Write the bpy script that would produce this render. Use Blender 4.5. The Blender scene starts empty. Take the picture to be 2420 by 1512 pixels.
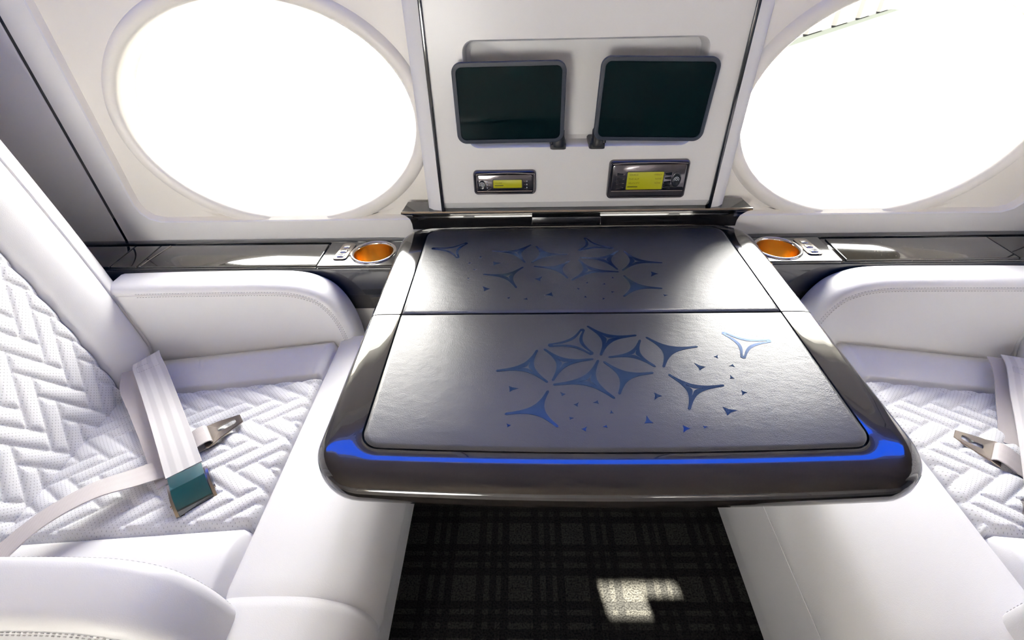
import bpy, bmesh, math, random
from math import sin, cos, pi, sqrt, floor, exp, atan2, radians
from mathutils import Vector, Matrix
random.seed(7)
S = bpy.context.scene
COL = S.collection

# ------------------------------------------------------------------ camera
cam_d = bpy.data.cameras.new('camera'); cam = bpy.data.objects.new('camera', cam_d); COL.objects.link(cam)
cam_d.sensor_width = 36; cam_d.lens = 1143.83 / 2420 * 36; cam_d.clip_start = .01; cam_d.clip_end = 400
_R, _U, _F = (.9996964, .0141977, -.0201380), (.0072434, .6118458, .7909439), (-.0235509, .7908496, -.6115572)
cam.matrix_world = Matrix(((_R[0], _U[0], -_F[0], -.1039), (_R[1], _U[1], -_F[1], 0), (_R[2], _U[2], -_F[2], 1.12), (0, 0, 0, 1)))
S.camera = cam
# ------------------------------------------------------------------ world, sun, exposure
W = bpy.data.worlds.new('sky'); S.world = W; W.use_nodes = True
bgn = W.node_tree.nodes['Background']
bgn.inputs['Color'].default_value = (1, .975, .93, 1); bgn.inputs['Strength'].default_value = 17.0
sun_d = bpy.data.lights.new('sun_offscreen', 'SUN'); sun = bpy.data.objects.new('sun_offscreen', sun_d); COL.objects.link(sun)
sun_d.energy = 200; sun_d.angle = radians(.53); sun_d.color = (1, .93, .80)
SUN_DIR = Vector((-.30, 1.43, -.875)).normalized()
sun.rotation_euler = SUN_DIR.to_track_quat('-Z', 'Y').to_euler(); sun.location = (0, -6, 6)
S.view_settings.view_transform = 'Standard'; S.view_settings.look = 'None'
S.view_settings.gamma = 1; S.view_settings.use_curve_mapping = False
S.view_settings.exposure = 0.8
S.cycles.max_bounces = 10; S.cycles.diffuse_bounces = 6; S.cycles.glossy_bounces = 5
S.cycles.transparent_max_bounces = 12; S.cycles.sample_clamp_indirect = 6; S.cycles.caustics_reflective = False
S.cycles.caustics_refractive = False

# ------------------------------------------------------------------ materials
def mat(name, col, rough=.5, metal=0, coat=0, coat_r=.03, spec=.5, emit=None, estr=0):
    m = bpy.data.materials.new(name); m.use_nodes = True
    b = m.node_tree.nodes['Principled BSDF']
    b.inputs['Base Color'].default_value = (*col, 1); b.inputs['Roughness'].default_value = rough
    b.inputs['Metallic'].default_value = metal; b.inputs['Coat Weight'].default_value = coat
    b.inputs['Coat Roughness'].default_value = coat_r; b.inputs['Specular IOR Level'].default_value = spec
    if emit: b.inputs['Emission Color'].default_value = (*emit, 1); b.inputs['Emission Strength'].default_value = estr
    return m
def nd(m, t, **k):
    n = m.node_tree.nodes.new(t)
    for a, v in k.items(): setattr(n, a, v)
    return n
def lk(m, a, b): m.node_tree.links.new(a, b)
def bump(m, scale, strength, dist=.001, kind='NOISE', detail=4):
    b = m.node_tree.nodes['Principled BSDF']
    tc = nd(m, 'ShaderNodeTexCoord')
    if kind == 'NOISE':
        t = nd(m, 'ShaderNodeTexNoise'); t.inputs['Detail'].default_value = detail; out = t.outputs[0]
    else:
        t = nd(m, 'ShaderNodeTexVoronoi'); out = t.outputs[0]
    t.inputs['Scale'].default_value = scale
    lk(m, tc.outputs['Object'], t.inputs['Vector'])
    bp = nd(m, 'ShaderNodeBump'); bp.inputs['Strength'].default_value = strength; bp.inputs['Distance'].default_value = dist
    lk(m, out, bp.inputs['Height']); lk(m, bp.outputs[0], b.inputs['Normal'])
    return m
M = {}
M['leather'] = bump(mat('white_leather', (.80, .79, .79), .42), 900, .12, .0006, 'VORONOI')
M['fabric_wall'] = bump(mat('grey_sidewall_fabric', (.62, .60, .57), .9, spec=.2), 260, .4, .001)
M['cream'] = mat('cream_plastic', (.90, .865, .80), .38)
M['white'] = mat('white_plastic', (.86, .85, .85), .35)
M['pillar'] = mat('white_lacquer', (.83, .82, .82), .3)
M['ceiling'] = mat('ceiling_liner', (.42, .36, .30), .8, spec=.2)
M['black_gloss'] = mat('black_gloss_lacquer', (.012, .011, .012), .12, coat=1, coat_r=.02)
M['rim'] = mat('dark_bronze_lacquer', (.016, .013, .011), .10, coat=1, coat_r=.015)
M['black'] = mat('black_plastic', (.012, .012, .014), .45)
M['case'] = mat('slate_tablet_case', (.026, .033, .052), .5)
M['screen'] = mat('tablet_screen_glass', (.001, .007, .008), .06, spec=.15)
M['bronze'] = mat('polished_bronze', (.42, .37, .32), .18, metal=1)
M['chrome'] = mat('polished_chrome', (.72, .68, .64), .12, metal=1)
M['gold'] = mat('gold_liner', (.85, .57, .20), .28, metal=1)
M['dark_chrome'] = mat('dark_chrome', (.10, .09, .095), .12, metal=.9, coat=.6)
M['dial'] = mat('dial_black', (.01, .011, .014), .2, coat=.5)
M['lcd'] = mat('olive_lcd', (.30, .30, .005), .4, emit=(.30, .29, .004), estr=.12)
M['ink'] = mat('lcd_ink', (.09, .09, .006), .6)
M['mark'] = mat('pale_grey_marking', (.55, .56, .6), .4)
M['teal'] = mat('teal_buckle_lacquer', (.004, .075, .095), .06, metal=.5, coat=1, coat_r=.01)
M['thread'] = mat('grey_thread', (.55, .54, .54), .7)
M['foil'] = mat('dark_blue_foil', (.035, .07, .16), .17, metal=.55)
M['asphalt'] = mat('pale_apron_concrete', (.75, .74, .72), .9)
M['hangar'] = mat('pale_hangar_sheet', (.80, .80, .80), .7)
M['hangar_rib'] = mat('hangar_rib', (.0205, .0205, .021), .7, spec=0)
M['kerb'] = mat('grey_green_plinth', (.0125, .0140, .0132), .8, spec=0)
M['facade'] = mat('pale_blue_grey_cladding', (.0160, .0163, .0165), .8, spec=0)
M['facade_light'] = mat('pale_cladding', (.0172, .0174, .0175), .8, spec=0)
# blue cove LED above the windows: the photograph shows it mirrored in the table rim
M['led_blue'] = mat('blue_led_diffuser', (.02, .05, .3), .5, emit=(.004, .11, 1.0), estr=4.5)

def glass_pane():
    m = bpy.data.materials.new('cabin_window_acrylic'); m.use_nodes = True
    nt = m.node_tree; nt.nodes.clear()
    o = nd(m, 'ShaderNodeOutputMaterial'); mx = nd(m, 'ShaderNodeMixShader'); tr = nd(m, 'ShaderNodeBsdfTransparent')
    gl = nd(m, 'ShaderNodeBsdfGlossy'); gl.inputs['Roughness'].default_value = .02
    fr = nd(m, 'ShaderNodeFresnel'); fr.inputs['IOR'].default_value = 1.3
    tr.inputs['Color'].default_value = (.97, .975, .97, 1)
    lk(m, fr.outputs[0], mx.inputs[0]); lk(m, tr.outputs[0], mx.inputs[1]); lk(m, gl.outputs[0], mx.inputs[2]); lk(m, mx.outputs[0], o.inputs[0])
    return m
M['glass'] = glass_pane()
def sun_mask_cloth():  # cloth of the added mask that shapes the sun on the carpet
    m = bpy.data.materials.new('translucent_sun_mask'); m.use_nodes = True
    m.node_tree.nodes.clear()
    o = nd(m, 'ShaderNodeOutputMaterial'); mx = nd(m, 'ShaderNodeMixShader'); mx.inputs[0].default_value = .5
    d = nd(m, 'ShaderNodeBsdfDiffuse'); d.inputs[0].default_value = (.8, .78, .8, 1)
    t = nd(m, 'ShaderNodeBsdfTranslucent'); t.inputs[0].default_value = (.22, .215, .23, 1)
    lk(m, d.outputs[0], mx.inputs[1]); lk(m, t.outputs[0], mx.inputs[2]); lk(m, mx.outputs[0], o.inputs[0])
    return m
M['shade'] = sun_mask_cloth()

def perforated():
    m = mat('perforated_white_leather', (.82, .82, .82), .5)
    b = m.node_tree.nodes['Principled BSDF']
    uv = nd(m, 'ShaderNodeUVMap'); uv.uv_map = 'UVMap'
    mp = nd(m, 'ShaderNodeVectorMath', operation='SCALE'); mp.inputs['Scale'].default_value = 1 / .0048
    lk(m, uv.outputs[0], mp.inputs[0])
    rot = nd(m, 'ShaderNodeVectorRotate', rotation_type='Z_AXIS'); rot.inputs['Angle'].default_value = pi / 4
    lk(m, mp.outputs[0], rot.inputs['Vector'])
    fr = nd(m, 'ShaderNodeVectorMath', operation='FRACTION'); lk(m, rot.outputs[0], fr.inputs[0])
    sb = nd(m, 'ShaderNodeVectorMath', operation='SUBTRACT'); sb.inputs[1].default_value = (.5, .5, 0); lk(m, fr.outputs[0], sb.inputs[0])
    ln = nd(m, 'ShaderNodeVectorMath', operation='LENGTH'); lk(m, sb.outputs[0], ln.inputs[0])
    mr = nd(m, 'ShaderNodeMapRange'); mr.inputs['From Min'].default_value = .10; mr.inputs['From Max'].default_value = .22
    lk(m, ln.outputs['Value'], mr.inputs['Value'])
    mx = nd(m, 'ShaderNodeMix', data_type='RGBA'); lk(m, mr.outputs[0], mx.inputs[0])
    mx.inputs[6].default_value = (.54, .53, .53, 1); mx.inputs[7].default_value = (.83, .83, .83, 1)
    lk(m, mx.outputs[2], b.inputs['Base Color'])
    bp = nd(m, 'ShaderNodeBump'); bp.inputs['Strength'].default_value = .5; bp.inputs['Distance'].default_value = .0006
    lk(m, mr.outputs[0], bp.inputs['Height']); lk(m, bp.outputs[0], b.inputs['Normal'])
    return m
M['perf'] = perforated()

def table_leather():
    m = mat('dark_grey_table_leather', (.080, .079, .077), .31, spec=.62)
    b = m.node_tree.nodes['Principled BSDF']
    tc = nd(m, 'ShaderNodeTexCoord')
    n1 = nd(m, 'ShaderNodeTexNoise'); n1.inputs['Scale'].default_value = 60; n1.inputs['Detail'].default_value = 5
    n2 = nd(m, 'ShaderNodeTexVoronoi'); n2.inputs['Scale'].default_value = 700
    mp = nd(m, 'ShaderNodeMapping'); mp.inputs['Scale'].default_value = (1, 1.6, 1); mp.inputs['Rotation'].default_value = (0, 0, .5)
    lk(m, tc.outputs['Object'], mp.inputs[0]); lk(m, mp.outputs[0], n1.inputs['Vector']); lk(m, mp.outputs[0], n2.inputs['Vector'])
    ad = nd(m, 'ShaderNodeMath', operation='MULTIPLY_ADD'); ad.inputs[1].default_value = .35
    lk(m, n2.outputs[0], ad.inputs[0]); lk(m, n1.outputs[0], ad.inputs[2])
    bp = nd(m, 'ShaderNodeBump'); bp.inputs['Strength'].default_value = .35; bp.inputs['Distance'].default_value = .0012
    lk(m, ad.outputs[0], bp.inputs['Height']); lk(m, bp.outputs[0], b.inputs['Normal'])
    return m
M['table_leather'] = table_leather()

def dusty_gloss():
    m = mat('dark_bronze_gloss_veneer', (.03, .026, .02), .12, coat=1, coat_r=.03)
    b = m.node_tree.nodes['Principled BSDF']
    tc = nd(m, 'ShaderNodeTexCoord'); v = nd(m, 'ShaderNodeTexVoronoi'); v.inputs['Scale'].default_value = 130
    lk(m, tc.outputs['Object'], v.inputs['Vector'])
    mr = nd(m, 'ShaderNodeMapRange'); mr.inputs['From Min'].default_value = .05; mr.inputs['From Max'].default_value = .10
    mr.inputs['To Min'].default_value = 1; mr.inputs['To Max'].default_value = 0
    lk(m, v.outputs['Distance'], mr.inputs['Value'])
    n = nd(m, 'ShaderNodeTexNoise'); n.inputs['Scale'].default_value = 9; lk(m, tc.outputs['Object'], n.inputs['Vector'])
    g = nd(m, 'ShaderNodeMapRange'); g.inputs['From Min'].default_value = .45; g.inputs['From Max'].default_value = .65; lk(m, n.outputs[0], g.inputs['Value'])
    mu = nd(m, 'ShaderNodeMath', operation='MULTIPLY'); lk(m, mr.outputs[0], mu.inputs[0]); lk(m, g.outputs[0], mu.inputs[1])
    mx = nd(m, 'ShaderNodeMix', data_type='RGBA'); lk(m, mu.outputs[0], mx.inputs[0])
    mx.inputs[6].default_value = (.035, .03, .022, 1); mx.inputs[7].default_value = (.6, .55, .45, 1)
    lk(m, mx.outputs[2], b.inputs['Base Color'])
    return m
M['veneer'] = dusty_gloss()

def webbing(name, c1, c2):
    m = mat(name, c1, .6)
    b = m.node_tree.nodes['Principled BSDF']
    uv = nd(m, 'ShaderNodeUVMap'); uv.uv_map = 'UVMap'; sx = nd(m, 'ShaderNodeSeparateXYZ'); lk(m, uv.outputs[0], sx.inputs[0])
    w = nd(m, 'ShaderNodeMath', operation='SINE'); k = nd(m, 'ShaderNodeMath', operation='MULTIPLY'); k.inputs[1].default_value = 6 * pi
    lk(m, sx.outputs[0], k.inputs[0]); lk(m, k.outputs[0], w.inputs[0])
    mr = nd(m, 'ShaderNodeMapRange'); mr.inputs['From Min'].default_value = -.4; mr.inputs['From Max'].default_value = .4; lk(m, w.outputs[0], mr.inputs['Value'])
    mx = nd(m, 'ShaderNodeMix', data_type='RGBA'); lk(m, mr.outputs[0], mx.inputs[0])
    mx.inputs[6].default_value = (*c1, 1); mx.inputs[7].default_value = (*c2, 1); lk(m, mx.outputs[2], b.inputs['Base Color'])
    t = nd(m, 'ShaderNodeMath', operation='MULTIPLY'); t.inputs[1].default_value = 4200; lk(m, sx.outputs[1], t.inputs[0])
    s2 = nd(m, 'ShaderNodeMath', operation='SINE'); lk(m, t.outputs[0], s2.inputs[0])
    bp = nd(m, 'ShaderNodeBump'); bp.inputs['Strength'].default_value = .2; bp.inputs['Distance'].default_value = .0003
    lk(m, s2.outputs[0], bp.inputs['Height']); lk(m, bp.outputs[0], b.inputs['Normal'])
    return m
M['web'] = webbing('silver_grey_webbing', (.58, .56, .56), (.70, .68, .67))
M['web_plain'] = webbing('plain_grey_webbing', (.52, .48, .47), (.53, .49, .48))

def carpet():
    m = mat('black_plaid_carpet', (.02, .02, .02), .95, spec=.1)
    b = m.node_tree.nodes['Principled BSDF']
    tc = nd(m, 'ShaderNodeTexCoord'); sp = nd(m, 'ShaderNodeSeparateXYZ'); lk(m, tc.outputs['Object'], sp.inputs[0])
    def band(out, off):
        a = nd(m, 'ShaderNodeMath', operation='MULTIPLY_ADD'); a.inputs[1].default_value = 1 / .125; a.inputs[2].default_value = off; lk(m, out, a.inputs[0])
        f = nd(m, 'ShaderNodeMath', operation='FRACT'); lk(m, a.outputs[0], f.inputs[0])
        r = nd(m, 'ShaderNodeValToRGB'); r.color_ramp.interpolation = 'CONSTANT'; cr = r.color_ramp.elements
        cr[0].position = 0; cr[0].color = (.75, .75, .75, 1); cr[1].position = .42; cr[1].color = (.12, .12, .12, 1)
        for p, c in ((.56, .7), (.66, .15), (.78, .7), (.86, .12)):
            e = cr.new(p); e.color = (c, c, c, 1)
        lk(m, f.outputs[0], r.inputs[0]); return r
    rx, ry = band(sp.outputs[0], .13), band(sp.outputs[1], .35)
    mu = nd(m, 'ShaderNodeMix', data_type='RGBA', blend_type='MULTIPLY'); mu.inputs[0].default_value = 1
    lk(m, rx.outputs[0], mu.inputs[6]); lk(m, ry.outputs[0], mu.inputs[7])
    mx = nd(m, 'ShaderNodeMix', data_type='RGBA'); lk(m, mu.outputs[2], mx.inputs[0])
    mx.inputs[6].default_value = (.005, .005, .0047, 1); mx.inputs[7].default_value = (.021, .0205, .018, 1)
    w = nd(m, 'ShaderNodeTexNoise'); w.inputs['Scale'].default_value = 260; w.inputs['Detail'].default_value = 3; lk(m, tc.outputs['Object'], w.inputs['Vector'])
    hm = nd(m, 'ShaderNodeMix', data_type='RGBA', blend_type='MULTIPLY'); hm.inputs[0].default_value = .8
    rr = nd(m, 'ShaderNodeMapRange'); rr.inputs['From Min'].default_value = .3; rr.inputs['From Max'].default_value = .6; rr.inputs['To Max'].default_value = 1.5; lk(m, w.outputs[0], rr.inputs['Value'])
    lk(m, mx.outputs[2], hm.inputs[6]); lk(m, rr.outputs[0], hm.inputs[7]); lk(m, hm.outputs[2], b.inputs['Base Color'])
    bp = nd(m, 'ShaderNodeBump'); bp.inputs['Strength'].default_value = .8; bp.inputs['Distance'].default_value = .003
    lk(m, w.outputs[0], bp.inputs['Height']); lk(m, bp.outputs[0], b.inputs['Normal'])
    return m
M['carpet'] = carpet()

# ------------------------------------------------------------------ object helpers
ORIGIN = {}
def thing(name, loc, label=None, cat=None, group=None, kind=None):
    o = bpy.data.objects.new(name, None); COL.objects.link(o); o.location = loc; o.empty_display_size = .05
    ORIGIN[o.name] = Vector(loc); tag(o, label, cat, group, kind); return o
def tag(o, label=None, cat=None, group=None, kind=None):
    if label: o['label'] = label
    if cat: o['category'] = cat
    if group: o['group'] = group
    if kind: o['kind'] = kind
    return o
def obj(name, geo, material, parent=None, smooth=35, label=None, kind=None, uvs=None, flip=True):
    """geo = (verts in world coordinates, faces); a child keeps its root's origin"""
    v, f = geo
    org = Vector((0, 0, 0))
    if parent is not None:
        r = parent
        while r.parent: r = r.parent
        org = ORIGIN.get(r.name, Vector((0, 0, 0)))
    me = bpy.data.meshes.new(name)
    me.from_pydata([tuple(Vector(p) - org) for p in v], [], f)
    if flip:
        bm = bmesh.new(); bm.from_mesh(me); bmesh.ops.recalc_face_normals(bm, faces=bm.faces); bm.to_mesh(me); bm.free()
    if uvs is not None:
        l = me.uv_layers.new(name='UVMap')
        for lp in me.loops: l.data[lp.index].uv = uvs[lp.vertex_index]
    me.materials.append(M[material] if isinstance(material, str) else material)
    if smooth:
        for p in me.polygons: p.use_smooth = True
        me.set_sharp_from_angle(angle=radians(smooth))
    o = bpy.data.objects.new(name, me); COL.objects.link(o)
    if parent is not None: o.parent = parent
    tag(o, label, kind=kind)
    return o
def join(*gs):
    V, F = [], []
    for v, f in gs:
        n = len(V); V += list(v); F += [tuple(i + n for i in q) for q in f]
    return V, F
def loft(loops, closed=True, cap0=False, cap1=False, endfill=False):
    n = len(loops[0]); V = [p for l in loops for p in l]; F = []
    for i in range(len(loops) - 1):
        for j in range(n if closed else n - 1):
            k = (j + 1) % n
            F.append((i * n + j, i * n + k, (i + 1) * n + k, (i + 1) * n + j))
    if cap0: F.append(tuple(range(n)))
    if cap1: F.append(tuple((len(loops) - 1) * n + j for j in range(n)))
    if endfill and not closed:
        F.append(tuple(i * n for i in range(len(loops)))); F.append(tuple(i * n + n - 1 for i in range(len(loops))))
    return V, F
def box(x0, x1, y0, y1, z0, z1, b=0):
    """box with chamfered edges"""
    if b <= 0:
        V = [(x, y, z) for x in (x0, x1) for y in (y0, y1) for z in (z0, z1)]
        return V, [(0, 1, 3, 2), (4, 6, 7, 5), (0, 4, 5, 1), (2, 3, 7, 6), (0, 2, 6, 4), (1, 5, 7, 3)]
    def ring(d, z): return rrect(x0 + d, x1 - d, y0 + d, y1 - d, b, 3, lambda a, c: (a, c, z))
    return loft([ring(b, z0), ring(b * .3, z0 + b * .3), ring(0, z0 + b), ring(0, z1 - b), ring(b * .3, z1 - b * .3), ring(b, z1)], True, True, True)
def rrect(a0, a1, b0, b1, r, seg=6, fn=None):
    r = max(1e-5, min(r, (a1 - a0) / 2 - 1e-5, (b1 - b0) / 2 - 1e-5)); pts = []
    for cx, cy, s in ((a1 - r, b1 - r, 0), (a0 + r, b1 - r, pi / 2), (a0 + r, b0 + r, pi), (a1 - r, b0 + r, 1.5 * pi)):
        for i in range(seg + 1):
            t = s + (pi / 2) * i / seg; pts.append((cx + r * cos(t), cy + r * sin(t)))
    return [fn(*p) for p in pts] if fn else pts
def slab(a0, a1, b0, b1, r, levels, fn, seg=6):
    """rounded rectangle lofted through levels (inset, depth); fn maps (a,b,depth) to world"""
    return loft([rrect(a0 + d, a1 - d, b0 + d, b1 - d, max(r - d, .0004), seg, lambda p, q, h=h: fn(p, q, h)) for d, h in levels], True, True, True)
def tube(path, r, n=10):
    P = [Vector(p) for p in path]; loops = []; up = Vector((0, 0, 1))
    for i, p in enumerate(P):
        t = (P[min(i + 1, len(P) - 1)] - P[max(i - 1, 0)]).normalized()
        a = t.cross(up if abs(t.z) < .9 else Vector((1, 0, 0))).normalized(); b = t.cross(a)
        loops.append([tuple(p + (a * cos(2 * pi * k / n) + b * sin(2 * pi * k / n)) * r) for k in range(n)])
    return loft(loops, True, True, True)
def lathe(c, prof, n=40):
    return loft([[(c[0] + r * cos(2 * pi * k / n), c[1] + r * sin(2 * pi * k / n), z) for k in range(n)] for r, z in prof])
def catmull(P, m):
    P = [Vector(p) for p in P]; out = []
    for i in range(len(P) - 1):
        a, b, c, d = P[max(i - 1, 0)], P[i], P[i + 1], P[min(i + 2, len(P) - 1)]
        for k in range(m):
            t = k / m
            out.append(.5 * ((2 * b) + (c - a) * t + (2 * a - 5 * b + 4 * c - d) * t * t + (3 * b - a - 3 * c + d) * t ** 3))
    out.append(P[-1]); return out
def ribbon(path, widths, w, th=.0016, m=10, uvlen=True):
    """flat strap: path points and the direction across the strap at each of them"""
    C, D = catmull(path, m), catmull(widths, m); loops = []; uvs = []; L = 0
    for i, c in enumerate(C):
        t = (C[min(i + 1, len(C) - 1)] - C[max(i - 1, 0)]).normalized()
        d = (D[i] - t * D[i].dot(t)).normalized(); n = t.cross(d).normalized()
        if i: L += (c - C[i - 1]).length
        lp = []
        for s, k in ((-1, 1), (-.5, 1), (0, 1), (.5, 1), (1, 1), (1, -1), (0, -1), (-1, -1)):
            lp.append(tuple(c + d * (s * w / 2) + n * (k * th / 2))); uvs.append((s * .5 + .5, L))
        loops.append(lp)
    return loft(loops, True, True, True), uvs
def poly_offset(P, d):
    """inset a clockwise/ccw closed polygon by d (towards its centroid side)"""
    n = len(P); area = sum(P[i][0] * P[(i + 1) % n][1] - P[(i + 1) % n][0] * P[i][1] for i in range(n))
    s = 1 if area > 0 else -1; out = []
    for i in range(n):
        a, b, c = Vector(P[i - 1]), Vector(P[i]), Vector(P[(i + 1) % n])
        e1, e2 = (b - a).normalized(), (c - b).normalized()
        n1, n2 = Vector((-e1.y, e1.x)) * s, Vector((-e2.y, e2.x)) * s
        k = (n1 + n2); k = k / max(.35, k.length_squared / 2) if k.length > 1e-6 else n1
        out.append((b.x + k.x * d, b.y + k.y * d))
    return out

# ================================================================== SETTING
obj('floor', box(-2.3, 2.3, -.97, .97, -.03, 0), 'carpet', kind='structure', smooth=0)

OVC, OVZ, OVA, OVB = .58, .866, .275, .197
N = 128
ANG = [2 * pi * i / N for i in range(N)]
def cast_rrect(a0, a1, b0, b1, r, cu, cz):
    """points of a rounded rectangle seen from (cu,cz) at the angles ANG"""
    out = []
    for t in ANG:
        dx, dz = cos(t), sin(t); lo, hi = 0, 3
        for _ in range(40):
            k = (lo + hi) / 2; x, z = cu + dx * k, cz + dz * k
            qx = abs(x - (a0 + a1) / 2) - (a1 - a0) / 2 + r; qz = abs(z - (b0 + b1) / 2) - (b1 - b0) / 2 + r
            d = sqrt(max(qx, 0) ** 2 + max(qz, 0) ** 2) + min(max(qx, qz), 0) - r
            if d > 0: hi = k
            else: lo = k
        out.append((cu + dx * lo, cz + dz * lo))
    if r < .002:
        for c in ((a0, b0), (a0, b1), (a1, b0), (a1, b1)):
            i = min(range(N), key=lambda j: (out[j][0] - c[0]) ** 2 + (out[j][1] - c[1]) ** 2); out[i] = c
    return out
def oval(g): return [(OVC + (OVA + g) * cos(t), OVZ + (OVB + g) * sin(t)) for t in ANG]
def bay(sx, sy, du=0):
    """window bay: frame, recessed panel, moulded ring round the oval, reveal"""
    P = lambda L, y: [(sx * (u + du), sy * y, z) for u, z in L]
    out = cast_rrect(.262, .970, .600, 1.30, .001, OVC, OVZ)
    r1 = cast_rrect(.266, .918, .667, 1.26, .045, OVC, OVZ); r2 = cast_rrect(.272, .911, .674, 1.253, .040, OVC, OVZ)
    frame = loft([P(out, .96), P(out, .934), P(r1, .934), P(cast_rrect(.267, .916, .669, 1.258, .044, OVC, OVZ), .9365)])
    panel = loft([P(cast_rrect(.267, .916, .669, 1.258, .044, OVC, OVZ), .9365), P(r2, .947), P(oval(.040), .949), P(oval(.028), .949)])
    ring = loft([P(oval(.028), .949), P(oval(.024), .942), P(oval(.017), .938), P(oval(.009), .938), P(oval(.003), .941), P(oval(0), .946),
                 P(oval(-.003), .965), P(oval(-.008), .985), P(oval(-.013), 1.0), P(oval(-.013), 1.012), P(oval(.05), 1.012)])
    pane = loft([P(oval(-.009), .984), P(oval(-.009), .988)], True, True, True)
    return frame, panel, ring, pane
wf = thing('wall_far', (0, .95, 0), kind='structure'); wn = thing('wall_near', (0, -.95, 0), kind='structure')
k = 1
for sy, root in ((1, wf), (-1, wn)):
    for sx in (-1, 1):
        frame, panel, ring, pane = bay(sx, sy)
        obj('bay_frame', frame, 'white', root, 40); obj('bay_panel', panel, 'cream', root, 40)
        wr = thing('window_%d' % k, (sx * OVC, sy * .98, OVZ), kind='structure'); k += 1
        obj('window_ring', ring, 'cream', wr, 50); obj('pane', pane, 'glass', wr, 30)
        u1 = .978
        # wall beyond the black joint, and the fabric lining below the ledge
        obj('side_panel', box(min(sx * u1, sx * 2.3), max(sx * u1, sx * 2.3), min(sy * .934, sy * .97), max(sy * .934, sy * .97), .60, 1.30, .002), 'white', root)
        obj('joint_strip', box(min(sx * .968, sx * .980), max(sx * .968, sx * .980), min(sy * .936, sy * .96), max(sy * .936, sy * .96), .60, 1.30), 'black_gloss', root, 0)
    obj('lower_lining', box(-2.3, 2.3, min(sy * .925, sy * .97), max(sy * .925, sy * .97), 0, .6), 'fabric_wall', root, 0)
    if sy < 0:
        obj('centre_panel', box(-.262, .262, -.96, -.93, .6, 1.30, .002), 'white', root)
# unseen cloth mask added at one aisle-side window, slotted to shape the sun patch
def sun_mask_geo(sx, slot):
    b = lambda x0, x1, z0, z1: box(x0, x1, -.972, -.970, z0, z1)
    if not slot: return b(-.88, -.28, .63, 1.10)
    return join(b(.28, .365, .63, 1.10), b(.535, .88, .63, 1.10), b(.365, .535, .895, 1.10), b(.365, .535, .63, .855), b(.455, .535, .855, .882))
obj('window_shade', sun_mask_geo(1, True), 'shade', wn, 0)
obj('wall_left', box(-2.33, -2.3, -.97, .97, 0, 1.6), 'white', kind='structure', smooth=0)
obj('wall_right', box(2.3, 2.33, -.97, .97, 0, 1.6), 'white', kind='structure', smooth=0)

# ceiling: coved liner between the two side walls
prof = [(.97, 1.295), (.945, 1.295), (.93, 1.30), (.90, 1.345), (.84, 1.40), (.74, 1.45), (.60, 1.485), (.40, 1.51), (.15, 1.525), (0, 1.53)]
prof = prof + [(-y, z) for y, z in prof[-2::-1]]
ceil = loft([[(x, y, z) for y, z in prof] for x in (-2.3, 2.3)], closed=False)
ceil2 = loft([[(x, y, z + .02) for y, z in prof] for x in (-2.3, 2.3)], closed=False)
obj('ceiling', join(ceil, ceil2), 'ceiling', kind='structure', smooth=60)

# central pillar panel between the two windows, with recess for the tablets
ptrim = thing('trim_1', (0, .9, .7), kind='structure')
def front(p, q, y): return (p, y, q)
C0 = [(-.258, .722), (.258, .722), (.258, 1.30), (-.258, 1.30)]
NA = 288
def cast2(a0, a1, b0, b1, r):
    global ANG, N
    oa, on = ANG, N; ANG = [2 * pi * i / NA for i in range(NA)]; N = NA
    o = cast_rrect(a0, a1, b0, b1, r, 0, .914); ANG, N = oa, on; return o
PY = .892
outer = cast2(-.258, .258, .722, 1.30, .001); hole = cast2(-.201, .201, .828, 1.001, .018)
hole_i = cast2(-.199, .199, .830, .999, .017); hole_b = cast2(-.197, .197, .832, .998, .018); hole_c = cast2(-.191, .191, .838, .993, .018)
L3 = lambda L, y: [(a, y, b) for a, b in L]
obj('pillar_panel', loft([L3(outer, PY + .05), L3(outer, PY), L3(hole, PY), L3(hole_i, PY + .003), L3(hole_b, PY + .034), L3(hole_c, PY + .040)], True, False, True), 'pillar', ptrim, 40)
obj('lower_chamfer', loft([[(x, PY, .722), (x, PY + .010, .7065), (x, PY + .05, .7065), (x, PY + .05, .722)] for x in (-.258, .258)], True, True, True), 'pillar', ptrim, 30)
for s in (-1, 1):
    obj('edge_strip', box(min(s * .258, s * .264), max(s * .258, s * .264), .888, .93, .7065, 1.30, .0008), 'black_gloss', ptrim)
    obj('flank', loft([[(s * .264, .893, z), (s * .280, .896, z), (s * .292, .906, z), (s * .298, .94, z), (s * .264, .94, z)] for z in (.700, 1.30)], True, True, True), 'pillar', ptrim, 50)

# ================================================================== OUTSIDE
obj('ground', box(-60, 60, 1.6, 90, -1.1, -1.0), 'asphalt', kind='structure', smooth=0)
hg = thing('hangar', (-9, 19, -1), 'long pale corrugated hangar standing square-on across the apron', 'building')
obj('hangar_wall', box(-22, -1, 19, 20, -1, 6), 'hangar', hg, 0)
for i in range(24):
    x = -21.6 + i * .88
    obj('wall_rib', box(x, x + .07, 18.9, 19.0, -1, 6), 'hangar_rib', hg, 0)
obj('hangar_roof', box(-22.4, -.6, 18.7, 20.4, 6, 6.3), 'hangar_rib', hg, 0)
def oblique(a, b, t0, t1, z0, z1):
    A, B = Vector((*a, 0)), Vector((*b, 0)); d = (B - A).normalized(); n = Vector((-d.y, d.x, 0))
    q = [A + n * t0, B + n * t0, B + n * t1, A + n * t1]
    return loft([[(p.x, p.y, z) for p in q] for z in (z0, z1)], True, True, True)
tb = thing('terminal_building', (4.4, 10.2, -1), 'grey-plinthed clad building standing obliquely out on the apron', 'building')
A0, B0 = (3.2, 8.9), (10.8, 16.6)
obj('plinth', oblique(A0, B0, 0, .5, -1, -.55), 'kerb', tb, 0)
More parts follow.
